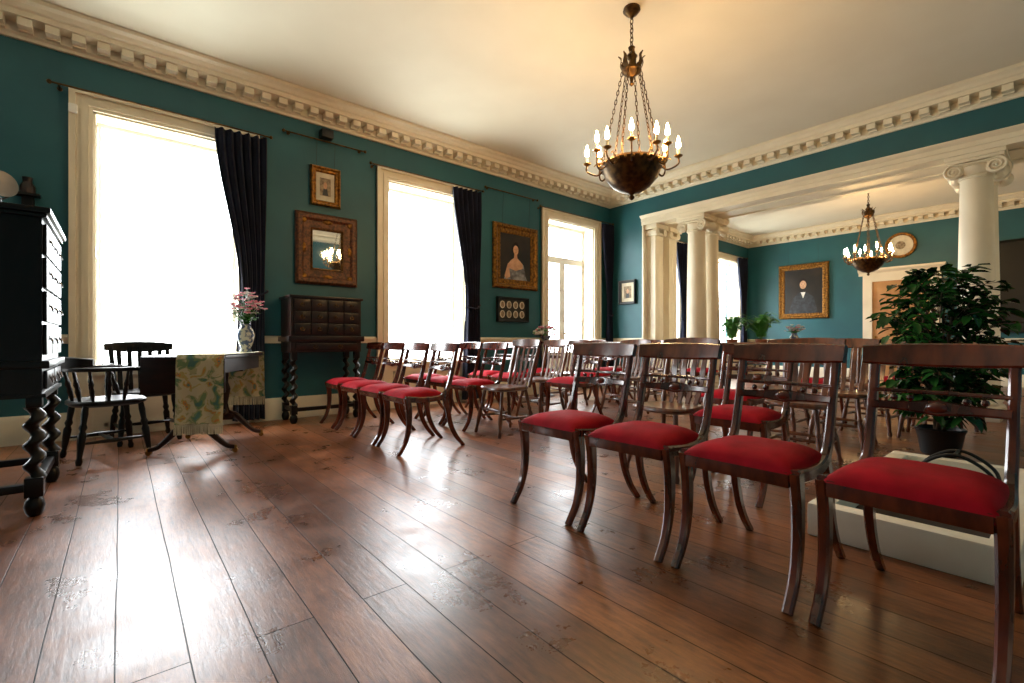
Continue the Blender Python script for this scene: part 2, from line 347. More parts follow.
# ---------------------------------------------------------------- chairs
def regency():
    b=MB()
    for s in (-1,1):
        yf=s*.205; yr=s*.185
        b.sweep(cr([(-.215,yf,.44),(-.05,yf*.98,.425),(.10,yr*1.03,.43),(.175,yr,.475),(.215,yr,.58),(.25,yr,.72),(.285,yr,.86)],5),(0,1,0),[.03,.03,.028],[.05,.045,.045,.038,.034,.030],'mahog')
        b.sweep(cr([(-.2,yf,.455),(-.183,yf,.34),(-.185,yf,.2),(-.215,yf,.09),(-.275,yf,.0)],5),(0,1,0),[.036,.034,.03],[.058,.05,.042,.034,.032],'mahog')
        b.sweep(cr([(.15,yr,.445),(.185,yr,.33),(.215,yr,.2),(.27,yr,.09),(.345,yr,.0)],5),(0,1,0),[.032,.028],[.05,.044,.036,.03],'mahog')
    b.box((-.225,-.19,.40),(-.195,.19,.455),'mahog',.005); b.box((.13,-.17,.40),(.16,.17,.45),'mahog',.005)
    H=.222; yy=[-H+H*.2*i for i in range(11)]
    b.sweep([(.262+.028*(1-(y/H)**2),y,.85) for y in yy],(.25,0,1),[.072,.084,.086,.084,.072],.026,'mahog')
    # cross rail: a shaped solid rail with a raised centre tablet and a thin bead bar above
    ym=[-.185+.0185*i for i in range(21)]
    b.sweep([(.222+.024*(1-(y/.185)**2),y,.665) for y in ym],(.25,0,1),[.03,.03,.034,.042,.056,.042,.034,.03,.03],.02,'mahog')
    b.sweep([(.236+.024*(1-(y/.185)**2),y,.718) for y in ym],(.25,0,1),.014,.014,'mahog')
    b.ball((.236,0,.667),.024,'mahog',12,(.5,1.3,.8))
    for s in (-1,1): b.ball((.245,s*.075,.695),.012,'mahog',8); b.ball((.240,s*.12,.695),.012,'mahog',8)
    n=16; top=[]
    for i in range(n+1):
        row=[]
        for j in range(n+1):
            u=-1+2*i/n; v_=-1+2*j/n
            u2=math.copysign(1-(1-abs(u))**1.6,u); w2=math.copysign(1-(1-abs(v_))**1.6,v_)
            x=-.035+.192*u2; half=.203-.016*(u2+1)/2
            z=.447+.058*((1-abs(u2)**4)*(1-abs(w2)**4))**.5
            row.append(b.v((x,half*w2,z)))
        top.append(row)
    for i in range(n):
        for j in range(n): b.f([top[i][j],top[i+1][j],top[i+1][j+1],top[i][j+1]],'red')
    b.box((-.22,-.192,.425),(.15,.192,.446),'red')
    return b.obj('regency_dining_chair',40)
def lathback():
    b=MB()
    prof=[(.014,0),(.018,.05),(.013,.12),(.02,.3),(.022,.45),(.014,.52),(.021,.56),(.014,.6),(.018,.8),(.015,1)]
    F={}
    for sx,sy in ((-1,-1),(-1,1),(1,-1),(1,1)):
        a=(sx*.215,sy*.2,0); t=(sx*.14,sy*.14,.44); F[(sx,sy)]=(Vector(a),Vector(t)); b.turned(a,t,prof,'oak')
    st=[(.008,0),(.013,.4),(.015,.5),(.013,.6),(.008,1)]
    def at(k,f): return F[k][0].lerp(F[k][1],f)
    for sy in (-1,1): b.turned(at((-1,sy),.38),at((1,sy),.38),st,'oak',8)
    b.turned((at((-1,-1),.38)+at((1,-1),.38))/2,(at((-1,1),.38)+at((1,1),.38))/2,st,'oak',8)
    b.turned(at((-1,-1),.55),at((-1,1),.55),st,'oak',8)
    n=28; rs=[]
    for (sc,z) in ((.9,.425),(1,.437),(1,.452),(.96,.462),(.7,.455),(.3,.448)):
        ring=[]
        for j in range(n):
            a=6.28318*j/n; c,s_=math.cos(a),math.sin(a); e=.6
            x=.205*math.copysign(abs(c)**e,c); y=.205*math.copysign(abs(s_)**e,s_); y*=1-.12*(x/.205)
            ring.append(b.v((x*sc,y*sc,z)))
        rs.append(ring)
    b.rings(rs,'oak')
    for s in (-1,1): b.turned((.17,s*.165,.45),(.285,s*.185,.88),[(.014,0),(.02,.1),(.014,.2),(.021,.5),(.014,.75),(.016,1)],'oak')
    b.sweep([(.265+.035*(1-(y/.215)**2),y,.885) for y in [-.215+.043*i for i in range(11)]],(.26,0,1),[.06,.085,.09,.085,.06],.022,'oak')
    for k in range(4):
        y=(-1.5+k)*.075; b.sweep(cr([(.165,y*.85,.45),(.19+.03,y*.95,.6),(.245,y,.72),(.288,y*1.03,.86)],4),(0,1,0),[.034,.04,.03],.009,'oak')
    return b.obj('slat_back_chair',40)
def bow(name,comb,rise,slats=False):
    b=MB()
    prof=[(.016,0),(.022,.06),(.016,.12),(.024,.35),(.026,.5),(.017,.56),(.026,.62),(.018,.68),(.022,.85),(.018,1)]
    F={}
    for sx,sy in ((-1,-1),(-1,1),(1,-1),(1,1)):
        a=(sx*.215,sy*.215,0); t=(sx*.165,sy*.175,.43); F[(sx,sy)]=(Vector(a),Vector(t)); b.turned(a,t,prof,'black')
    st=[(.008,0),(.014,.35),(.018,.5),(.014,.65),(.008,1)]
    def at(k,f): return F[k][0].lerp(F[k][1],f)
    for sy in (-1,1): b.turned(at((-1,sy),.35),at((1,sy),.35),st,'black',8)
    b.turned((at((-1,-1),.35)+at((1,-1),.35))/2,(at((-1,1),.35)+at((1,1),.35))/2,st,'black',8)
    n=30; rs=[]
    for (sc,z) in ((.92,.41),(1,.425),(1,.445),(.96,.455),(.7,.445),(.3,.437)):
        rs.append([b.v((.235*math.copysign(abs(math.cos(6.28318*j/n))**.75,math.cos(6.28318*j/n))*sc,.245*math.copysign(abs(math.sin(6.28318*j/n))**.75,math.sin(6.28318*j/n))*sc,z)) for j in range(n)])
    b.rings(rs,'black')
    arc=[]
    for k in range(19):
        a=R(-110+220*k/18); arc.append((.25*math.cos(a)+.0,.27*math.sin(a),.69))
    arc=[(-.2,-.29,.685)]+arc+[(-.2,.29,.685)]
    if slats:
        for s in (-1,1):
            b.sweep(cr([(.2,s*.2,.68),(.08,s*.27,.70),(-.1,s*.29,.695),(-.2,s*.29,.68),(-.215,s*.285,.65)],5),(0,0,1),[.03,.026],[.035,.05,.04],'black')
            b.turned((-.15,s*.21,.44),(-.15,s*.285,.69),[(.012,0),(.02,.35),(.012,.5),(.02,.7),(.011,1)],'black',10)
            b.sweep(cr([(.19,s*.19,.44),(.215,s*.205,.65),(.25,s*.215,comb)],4),(0,1,0),.035,.028,'black')
        for k in range(5):
            y=(-2+k)*.075; b.sweep(cr([(.2,y,.44),(.235,y,.62),(.262,y*1.05,comb)],4),(0,1,0),.036,.012,'black')
        b.sweep([(.25+.03*(1-(y/.26)**2),y,comb) for y in [-.26+.052*i for i in range(11)]],(.15,0,1),[.06,.095,.10,.095,.06],.026,'black')
    else:
        b.sweep(arc,(0,0,1),.03,[.06,.05,.05,.05,.06],'black')
        back=[]
        for k in range(11):
            a=R(-62+124*k/10); back.append((.255*math.cos(a)+.015,.27*math.sin(a),comb))
        b.sweep(back,(.1,0,1),[.05,.08,.09,.08,.05],.03,'black')
        for k in range(9):
            a=R(-105+210*k/8); b.turned((.2*math.cos(a),.21*math.sin(a),.44),(.25*math.cos(a),.27*math.sin(a),.69),[(.009,0),(.016,.35),(.012,.45),(.017,.55),(.010,.7),(.009,1)],'black',8)
    return b.obj(name,40)
RC=regency(); SC=lathback()
first={'A':[RC,True],'B':[SC,True]}
def put(t,x,y):
    o,fr=first[t]; r=R(random.uniform(-2.5,2.5)); x+=random.uniform(-.012,.012)
    if fr: o.location=(x,y,0); o.rotation_euler=(0,0,r); first[t][1]=False
    else: inst(o,(x,y,0),r)
X0=1.96; PX=.96
leftrows=['AAAA','BAAA','ABAA','BABA','BBAB','ABBB']
rightrows=['AAAA','BA','AB','BB','ABB','BAB']
for k,row in enumerate(leftrows):
    for j,t in enumerate(row): put(t,X0+k*PX,3.60+.5*j)
for k,row in enumerate(rightrows):
    for j,t in enumerate(row):
        if k==4 and j==2: put(t,X0+k*PX,1.80-.495*j+.05)
        else: put(t,X0+k*PX,1.80-.495*j)
BC=bow('bow_back_armchair',.745,0); BC.location=(-.08,4.88,0); BC.rotation_euler=(0,0,R(180+15))
BC2=bow('slatted_armchair',.85,.1,True); BC2.location=(.18,5.47,0); BC2.rotation_euler=(0,0,R(90+8))

# ---------------------------------------------------------------- tall cabinet on stand (left)
def drawer(b,M0,u0,u1,z0,z1,k,hk):
    b.M=M0; b.box((u0,-.0,z0),(u1,.016,z1),k,.005)
    for u in ((u0*.7+u1*.3),(u0*.3+u1*.7)) if u1-u0>.3 else ((u0+u1)/2,):
        zc=(z0+z1)/2; b.lathe([(.014,0),(.012,.004)],(u,.016,zc+.012),hk,10,Matrix.Rotation(R(-90),4,'X'))
        b.tube(cr([(u-.022,.022,zc+.010),(u-.02,.028,zc-.010),(u,.03,zc-.02),(u+.02,.028,zc-.010),(u+.022,.022,zc+.010)],3),.0035,hk,6)
    b.M=Matrix()
b=MB(); xa,xb,ya,yb=-.86,-.31,3.42,4.24
b.box((xa,ya,.80),(xb,yb,1.54),'black'); b.box((xa-.02,ya-.02,1.54),(xb+.02,yb+.02,1.56),'black',.004); b.box((xa-.03,ya-.035,1.56),(xb+.035,yb+.035,1.59),'black',.006)
b.box((xa-.02,ya-.02,.76),(xb+.03,yb+.03,.80),'black',.006); b.box((xa,ya,.63),(xb,yb,.76),'black'); b.box((xa-.01,ya-.01,.61),(xb+.015,yb+.015,.63),'black')
Mx=Matrix(((0,1,0,xb),(1,0,0,0),(0,0,1,0),(0,0,0,1)))
for r_ in range(4):
    z0=.83+.175*r_
    for (u0,u1) in ((ya+.03,ya+.27),(ya+.29,yb-.29),(yb-.27,yb-.03)): drawer(b,Mx,u0,u1,z0,z0+.16,'black','silver')
drawer(b,Mx,ya+.05,(ya+yb)/2-.02,.65,.745,'black','silver'); drawer(b,Mx,(ya+yb)/2+.02,yb-.05,.65,.745,'black','silver')
for x in (xa+.05,xb-.03):
    for y in (ya+.03,yb-.03):
        b.box((x-.03,y-.03,.56),(x+.03,y+.03,.61),'black',.004); b.twist(x,y,.2,.56,.042,'black'); b.box((x-.036,y-.036,.1),(x+.036,y+.036,.2),'black',.004)
        b.lathe([(.02,.1),(.036,.08),(.042,.05),(.036,.02),(.025,0)],(x,y,0),'black',14)
for y in (ya+.03,yb-.03): b.box((xa+.05,y-.025,.13),(xb-.03,y+.025,.17),'black',.004)
for x in (xa+.05,xb-.03): b.box((x-.02,ya+.03,.13),(x+.02,yb-.03,.17),'black',.004)
b.obj('cabinet_on_barley_twist_stand',35)
b=MB()
b.lathe([(.0,.0),(.04,.0),(.07,.008),(.074,.012),(.04,.005),(.0,.005)],(0,-.01,.19),'silver',28,Matrix.Rotation(R(82),4,'X'))
b.lathe([(.045,0),(.045,.008),(.012,.02),(.009,.07),(.014,.1),(.01,.12)],(0,0.01,0),'blk',14); b.tube(cr([(-.05,-.02,.15),(-.03,.01,.12),(0,.01,.11),(.03,.01,.12),(.05,-.02,.15)],4),.005,'blk')
b.tube([(0,.012,.1),(0,.0,.2)],.005,'blk'); b.obj('silver_plate_on_stand',35,(-.52,3.86,1.592),R(35))
b=MB(); b.box((-.7,WY-.1,2.17),(-.54,WY,2.19),'black'); b.box((-.66,WY-.03,2.02),(-.58,WY,2.17),'black'); b.lathe([(.05,0),(.05,.06),(.03,.1),(.035,.14)],(-.62,WY-.05,2.19),'dkwood',12); b.obj('wall_bracket_with_urn',30)

# ---------------------------------------------------------------- chest on stand between windows
b=MB(); xa,xb,ya,yb=1.42,2.2,5.44,5.85
b.box((xa,ya,.96),(xb,yb,1.38),'dkwood'); b.box((xa-.02,ya-.02,1.38),(xb+.02,yb+.01,1.41),'dkwood',.006); b.box((xa-.03,ya-.03,.90),(xb+.03,yb+.01,.96),'dkwood',.006)
b.box((xa,ya,.78),(xb,yb,.90),'dkwood')
My=Matrix(((1,0,0,0),(0,-1,0,ya),(0,0,1,0),(0,0,0,1)))
for r_ in range(3):
    for c_ in range(4): drawer(b,My,xa+.03+c_*.182,xa+.2+c_*.182,.98+r_*.133,1.10+r_*.133,'dkwood','bronze')
drawer(b,My,xa+.05,xb-.05,.80,.88,'dkwood','bronze')
for x in (xa+.04,xb-.04):
    for y in (ya+.04,yb-.04):
        b.box((x-.03,y-.03,.70),(x+.03,y+.03,.78),'black'); b.twist(x,y,.2,.70,.04,'black'); b.box((x-.032,y-.032,.1),(x+.032,y+.032,.2),'black')
        b.lathe([(.02,.1),(.036,.08),(.042,.05),(.036,.02),(.025,0)],(x,y,0),'black',14)
    b.box((x-.02,ya+.04,.13),(x+.02,yb-.04,.17),'black')
b.box((xa+.04,ya+.02,.13),(xb-.04,ya+.06,.17),'black'); b.obj('chest_of_drawers_on_stand',35)

# ---------------------------------------------------------------- sofa table with runner and vase
tc=(.60,4.81); trot=math.atan2(-.47,.88)
b=MB(); hu,hv=.29,.46
b.box((-hu,-hv,.765),(hu,hv,.79),'dkwood',.006); b.box((-hu+.03,-hv+.05,.65),(hu-.03,hv-.03,.765),'dkwood')
b.box((-hu,-hv-.03,.50),(hu,-hv-.008,.785),'dkwood',.008)
for v_ in (-.33,.33):
    b.box((-.16,v_-.03,.62),(.16,v_+.03,.65),'dkwood'); b.lathe([(.03,.2),(.045,.23),(.03,.28),(.022,.33),(.04,.42),(.045,.46),(.025,.52),(.03,.6),(.035,.62)],(0,v_,0),'dkwood',14)
    b.box((-.07,v_-.035,.17),(.07,v_+.035,.23),'dkwood',.008)
    for s in (-1,1):
        b.sweep(cr([(s*.03,v_,.225),(s*.1,v_,.20),(s*.18,v_,.12),(s*.25,v_,.06),(s*.31,v_,.045)],4),(0,1,0),.034,[.065,.05,.036,.028],'dkwood')
        b.lathe([(.012,.06),(.016,.045),(.012,.03)],(s*.31,v_,0),'brass',10); b.lathe([(.02,-.009),(.022,0),(.02,.009)],(s*.31,v_,.022),'brass',12,Matrix.Rotation(R(90),4,'X'))
b.tube(cr([(0,-.33,.25),(0,0,.28),(0,.33,.25)],5),[.018,.026,.018],'dkwood',10)
b.obj('sofa_table',35,(tc[0],tc[1],0),trot)
b=MB()
path=[(-hv-.075,.27),(-hv-.06,.38),(-hv-.055,.55),(-hv-.05,.73),(-hv-.035,.788),(-hv+.0,.80),(-.2,.799),(.1,.799),(.3,.799),(hv-.0,.80),(hv+.03,.785),(hv+.035,.7),(hv+.045,.5),(hv+.05,.36)]
P=cr([(0,a,z) for a,z in path],5); rows=[]
nU=24
for i,p in enumerate(P):
    hang=max(0,(.76-p.z))/.5
    rows.append([b.v((-.04+.33*j/nU, p.y+ (-1 if p.y<0 else 1)*hang*.014*math.sin(j/nU*16), p.z)) for j in range(nU+1)])
for i in range(len(rows)-1):
    for j in range(nU): b.f([rows[i][j],rows[i][j+1],rows[i+1][j+1],rows[i+1][j]],'cloth')
for p in (P[0],P[-1]):
    for j in range(44):
        x=-.04+.33*j/43; b.tube([(x,p.y,p.z),(x+random.uniform(-.004,.004),p.y,p.z-.08)],.003,'fringe',4)
b.obj('embroidered_table_runner',60,(tc[0],tc[1],0),trot)
def flowers(name,loc,n,rad,h,ks,vase=True,vh=.26):
    b=MB()
    if vase: b.lathe([(.045,0),(.05,.01),(.04,.03),(.065,.1),(.075,.16),(.06,.21),(.04,.24),(.05,vh),(.042,vh),(.03,.2)],(0,0,0),'vase',20)
    for i in range(n):
        a=random.uniform(0,6.28); rr=rad*math.sqrt(random.random()); z=vh+h*(.3+.7*random.random())*(1-.35*(rr/rad)**2)
        x,y=rr*math.cos(a),rr*math.sin(a)
        b.tube(cr([(x*.1,y*.1,vh-.05),(x*.4,y*.4,vh+(z-vh)*.5),(x,y,z)],3),.0022,'leaf',4)
        k=random.choice(ks); s=random.uniform(.011,.021)
        b.ball((x,y,z),s*.5,'wht',6)
        for q in range(6):
            t=q*1.047; b.ball((x+s*math.cos(t),y+s*math.sin(t),z+.3*s),s*.62,k,6,(1,1,.6))
        for q in range(3):
            t=random.uniform(0,6.28); zz=vh+(z-vh)*random.uniform(.2,.9); px,py=x*.6,y*.6
            d=Vector((math.cos(t),math.sin(t),.3))*.05; n_=Vector((-math.sin(t),math.cos(t),0))*.01; p=Vector((px,py,zz))
            b.f([b.v(p),b.v(p+d*.5+n_),b.v(p+d),b.v(p+d*.5-n_)],'fern')
    return b.obj(name,50,loc)
flowers('vase_of_flowers',(.90,4.95,.802),90,.16,.34,['pink','pink','wht','wht'])
b=MB(); b.lathe([(.16,0),(.15,.02),(.03,.05),(.022,.3),(.035,.5),(.022,.7),(.03,.86),(.17,.875),(.18,.885),(.17,.9),(0,.9)],(0,0,0),'dkwood',20); b.obj('pedestal_table',35,(5.42,5.62,0))
b=MB(); b.lathe([(.03,0),(.035,.005),(.05,.02),(.085,.07),(.09,.1),(.08,.1),(.06,.05),(0,.03)],(0,0,0),'vase',20)
for i in range(56):
    a=random.uniform(0,6.28); e=random.uniform(0,1.5); r_=.2; x,y,z=r_*math.cos(e)*math.cos(a),r_*math.cos(e)*math.sin(a),.1+.16*math.sin(e)
    s=random.uniform(.02,.03); k=random.choice(['wht','wht','pink','fern'])
    b.tube([(0,0,.06),(x,y,z)],.002,'leaf',4)
    for q in range(5):
        t=q*1.257; b.ball((x+s*.8*math.cos(t),y+s*.8*math.sin(t),z),s*.6,k,6)
b.obj('flower_bowl',50,(5.42,5.62,.9))

# ---------------------------------------------------------------- curtains and poles
def curtain(x0,x1,side=1):
    b=MB(); nz=40; nu=72; rows=[]
    for i in range(nz+1):
        z=.04+(3.16-.04)*i/nz
        t=max(0,min(1,(3.16-z)/1.7)); t=t*t*(3-2*t)
        xl=x0+(x1-x0)*(.46*t); xr=x1-.02*t
        if z<1.4: xl-= (1.4-z)*.05
        row=[]
        for j in range(nu+1):
            u=j/nu; amp=.04*(1-.3*t)+.008*math.sin(z*3)
            row.append(b.v((xl+(xr-xl)*u,WY-.12+amp*math.sin(u*2*math.pi*6+.4*math.sin(z*2))+.01*math.sin(u*31+z*1.5),z)))
        rows.append(row)
    for i in range(nz):
        for j in range(nu): b.f([rows[i][j],rows[i][j+1],rows[i+1][j+1],rows[i+1][j]],'curtain')
    zt=1.42; xl=x0+(x1-x0)*.44
    b.tube(cr([(xl,WY-.12,zt),((xl+x1)/2,WY-.18,zt-.03),(x1,WY-.1,zt+.03),(x1+.03,WY,zt+.06)],5),.012,'curtain',6)
    b.obj('curtain',60)
def pole(x0,x1,z,y=WY-.12,name='curtain_pole'):
    b=MB(); b.tube([(x0,y,z),(x1,y,z)],.009,'bronze',10)
    for x in (x0,x1): b.ball((x,y,z),.02,'bronze',10)
    for x in (x0+.06,x1-.06): b.tube([(x,y,z),(x,WY,z)],.008,'bronze',8); b.lathe([(.02,0),(.02,.01)],(x,WY-.01,z),'bronze',10,Matrix.Rotation(R(-90),4,'X'))
    b.obj(name,35)
for c in wc[1:]:
    if c!=6.35: curtain(c+.34,c+.84)
    else: curtain(c+.75,c+1.04)
    pole(c-.9,c+.88 if c!=6.35 else c+1.05,3.19)
pole(1.45,2.42,3.34,WY-.05,'picture_rod'); pole(4.35,5.45,3.30,WY-.05,'picture_rod')
b=MB(); b.box((1.86,WY-.12,3.37),(2.0,WY,3.47),'blk',.01); b.obj('wall_speaker',20)
b=MB(); b.box((-.36,WY-.09,2.98),(-.30,WY-.055,3.06),'white',.008); b.obj('alarm_sensor',20)

# ---------------------------------------------------------------- pictures
GAP=.004
def Mwall(kind,a,z):
    if kind=='L': return Matrix(((1,0,0,a),(0,0,-1,WY-GAP),(0,1,0,z),(0,0,0,1)))
    if kind=='B': return Matrix(((0,0,-1,BX-GAP),(-1,0,0,a),(0,1,0,z),(0,0,0,1)))
    if kind=='F': return Matrix(((0,0,-1,FX-GAP),(-1,0,0,a),(0,1,0,z),(0,0,0,1)))
def frame(b,w,h,fw,dep,k):
    pr=[(0,0),(0,dep*.6),(fw*.15,dep),(fw*.35,dep*.95),(fw*.5,dep*.6),(fw*.8,dep*.55),(fw,dep*.35),(fw,0)]
    rs=[]
    for sx,sy in ((-1,-1),(1,-1),(1,1),(-1,1)):
        rs.append([b.v((sx*(w/2-o),sy*(h/2-o),d)) for o,d in pr])
    b.rings(rs,k,closed=False,loop=True)
def ell(b,cx,cy,rx,ry,z,k,n=24): b.poly([(cx+rx*math.cos(6.28318*i/n),cy+ry*math.sin(6.28318*i/n),z) for i in range(n)],k)
def picture(name,kind,a,z,w,h,fw,fk,content,wire=0):
    b=MB(); b.M=Mwall(kind,a,z); frame(b,w,h,fw,.06,fk); iw,ih=w-2*fw,h-2*fw
    def q(x0,y0,x1,y1,zz,k): b.poly([(x0,y0,zz),(x1,y0,zz),(x1,y1,zz),(x0,y1,zz)],k)
    Q=.012
    if content=='mirror':
        q(-iw/2,-ih/2,iw/2,ih/2,Q,'mirror'); frame(b,iw+.02,ih+.02,.02,.05,'gilt')
        for sx in (-1,1):
            for sy in (-1,1): b.ball((sx*(w/2-fw/2),sy*(h/2-fw/2),.04),.035,'gilt',8,(1,1,.4))
            b.ball((sx*(w/2-fw/2),0,.04),.04,'gilt',8,(.7,1.6,.3)); b.ball((0,sx*(h/2-fw/2),.04),.04,'gilt',8,(1.6,.7,.3))
    elif content in('lady','gent'):
        q(-iw/2,-ih/2,iw/2,ih/2,Q,'canvas'); dk='dress' if content=='lady' else 'coatp'; s=ih; oy=-.03*s if content=='lady' else -.02*s; f=1.35 if content=='lady' else 1.2
        def S(pts,dz,k):
            out=[]
            for x,y in pts: out.append((x*f*s,max(y*f*s+oy,-.498*s),Q+dz))
            b.poly(out,k)
        def E(cx,cy,rx,ry,dz,k,n=24): ell(b,cx*f*s,cy*f*s+oy,rx*f*s,ry*f*s,Q+dz,k,n)
        S([(-.25,-.5),(.25,-.5),(.22,-.28),(.17,-.09),(.05,0),(-.06,0),(-.17,-.10),(-.22,-.28)],.002,dk)
        if content=='lady':
            S([(-.15,-.16),(.0,-.2),(.15,-.15),(.15,-.08),(.10,-.035),(.035,0.01),(.027,.08),(-.03,.08),(-.038,.01),(-.11,-.04),(-.155,-.09)],.004,'skin')
            E(0,.165,.082,.095,.005,'dkwood'); E(.01,.245,.04,.03,.005,'dkwood')
            S([(-.17,-.09),(-.155,-.08),(-.12,-.3),(-.2,-.37),(-.24,-.3)],.006,'skin')
        else: S([(-.04,0),(0,-.12),(.04,0)],.004,'wht'); E(0,.18,.068,.08,.005,'dkwood')
        E(0,.14,.056,.078,.007,'skin')
        for sx in (-1,1): E(sx*.022,.152,.009,.005,.009,'blk',8)
        E(0,.1,.014,.005,.009,'terr',8); S([(-.006,.122),(.009,.12),(.002,.148)],.009,'terr')
    elif content=='print':
        q(-iw/2,-ih/2,iw/2,ih/2,Q,'mount'); q(-iw*.3,-ih*.32,iw*.3,ih*.32,Q+.002,'sketch'); ell(b,0,.05*ih,iw*.1,ih*.13,Q+.004,'skin'); b.poly([(-.16*iw,-.3*ih,Q+.004),(.16*iw,-.3*ih,Q+.004),(.1*iw,-.06*ih,Q+.004),(-.1*iw,-.06*ih,Q+.004)],'coatp')
    elif content=='ovals':
        q(-iw/2,-ih/2,iw/2,ih/2,Q,'blk')
        for i in range(4):
            for j in range(2):
                cx=(-1.5+i)*iw/4.2; cy=(-.5+j)*ih/2.1; ell(b,cx,cy,iw*.09,ih*.19,Q+.002,'mount'); ell(b,cx,cy,iw*.06,ih*.15,Q+.004,'sketch')
    elif content=='dark': q(-iw/2,-ih/2,iw/2,ih/2,Q,'blk'); ell(b,.1*iw,.05*ih,iw*.2,ih*.14,Q+.003,'canvas')
    q(-w/2+.01,-h/2+.01,w/2-.01,h/2-.01,.002,'blk')
    if wire:
        for s in (-1,1): b.tube([(s*w*.3,h/2-.02,.02),(s*w*.3,wire-z,.045)],.002,'blk',4)
    b.obj(name,30,recalc=False)
picture('carved_wall_mirror','L',1.95,2.02,.74,.86,.19,'inlay','mirror')
picture('framed_miniature_portrait','L',1.93,2.79,.36,.48,.07,'gilt','print',3.325)
picture('gilt_framed_portrait','L',4.99,2.28,.95,1.04,.15,'gilt','lady',3.285)
picture('framed_silhouettes','L',4.92,1.42,.66,.40,.04,'blk','ovals')
picture('black_framed_print','B',5.46,1.84,.38,.46,.05,'blk','print')
picture('gilt_framed_painting','F',4.5,2.2,1.16,1.42,.14,'gilt','gent',3.4)
picture('large_dark_painting','F',.3,2.0,1.5,1.85,.05,'blk','dark')
b=MB(); Af=Matrix.Rotation(R(-90),4,'Y'); b.lathe([(.0,.0),(.27,.0),(.29,.03),(.28,.05),(.24,.05),(.23,.03),(0,.03)],(FX,2.52,3.08),'gilt',36,Af)
b.lathe([(0,.031),(.225,.031),(.225,.034),(0,.034)],(FX,2.52,3.08),'mount',32,Af); b.lathe([(0,.036),(.09,.036),(.09,.039),(0,.039)],(FX,2.52,3.08),'sketch',24,Af); b.obj('round_wall_plaque',30)

# ---------------------------------------------------------------- chandeliers
def chandelier(x,y):
    b=MB()
    b.lathe([(.07,3.80),(.075,3.78),(.05,3.75),(.02,3.73),(.012,3.71)],(0,0,0),'bronze',20)
    z=3.71
    k=0
    while z>3.47:
        pts=[]
        for i in range(13):
            a=i/12*6.283; u=.014*math.cos(a); w=.026*math.sin(a); pts.append((u,0,z-.024+w) if k%2 else (0,u,z-.024+w))
        b.tube(pts,.0045,'bronze',5); z-=.04; k+=1
    b.lathe([(.01,3.48),(.03,3.46),(.02,3.42),(.05,3.38),(.02,3.35),(.03,3.3),(.075,3.28),(.085,3.25),(.06,3.23),(.02,3.2),(.012,3.16),(.022,3.14),(.0,3.12)],(0,0,0),'bronze',20)
    for i in range(8):
        a=i*math.pi/4; c,s=math.cos(a),math.sin(a)
        b.sweep(cr([(.07*c,.07*s,3.26),(.095*c,.095*s,3.31),(.09*c,.09*s,3.36),(.115*c,.115*s,3.385)],3),(-s,c,0),[.05,.045,.03,.008],.006,'bronze')
    for i in range(6):
        a=i*math.pi/3+.3; p0=Vector((.08*math.cos(a),.08*math.sin(a),3.25)); p1=Vector((.255*math.cos(a),.255*math.sin(a),2.44)); n=20
        for q in range(n):
            c=p0.lerp(p1,(q+.5)/n); d=(p1-p0).normalized(); sd=Vector((-math.sin(a),math.cos(a),0)) if q%2 else d.cross(Vector((-math.sin(a),math.cos(a),0)))
            pts=[c+d*.026*math.cos(t*6.283/8)+sd*.010*math.sin(t*6.283/8) for t in range(9)]
            b.tube(pts,.0035,'bronze',4)
    b.lathe([(.005,2.13),(.018,2.14),(.025,2.155),(.012,2.175),(.03,2.19),(.09,2.205),(.16,2.25),(.22,2.32),(.25,2.39),(.268,2.41),(.275,2.43),(.262,2.45),(.25,2.44),(.24,2.39),(.15,2.28),(.02,2.24)],(0,0,0),'bronze',40)
    for i in range(28):
        a=i/28*6.283; b.ball((.272*math.cos(a),.272*math.sin(a),2.42),.014,'brass',6)
    N=12
    for i in range(N):
        a=i/N*6.283+.1; c,s=math.cos(a),math.sin(a); up=.05 if i%2 else .0; rr=.33 if i%2 else .385; up-=.02
        b.tube(cr([(.25*c,.25*s,2.40),(.30*c,.30*s,2.37),((rr)*c,rr*s,2.41),(rr*c,rr*s,2.49+up)],5),[.009,.007],'bronze',6)
        b.tube(cr([(.27*c,.27*s,2.43),(.30*c,.30*s,2.47),(.325*c,.325*s,2.45)],4),.005,'brass',5)
        b.lathe([(.01,2.48+up),(.034,2.495+up),(.036,2.502+up),(.014,2.505+up)],(rr*c,rr*s,0),'brass',12)
        b.lathe([(.013,2.505+up),(.013,2.56+up),(.01,2.562+up)],(rr*c,rr*s,0),'candle',10)
        b.lathe([(.007,2.562+up),(.018,2.58+up),(.019,2.60+up),(.012,2.635+up),(.001,2.67+up)],(rr*c,rr*s,0),'bulb',10)
    b.obj('chandelier',35,(x,y,0))
chandelier(3.42,2.47); chandelier(10.75,2.47)

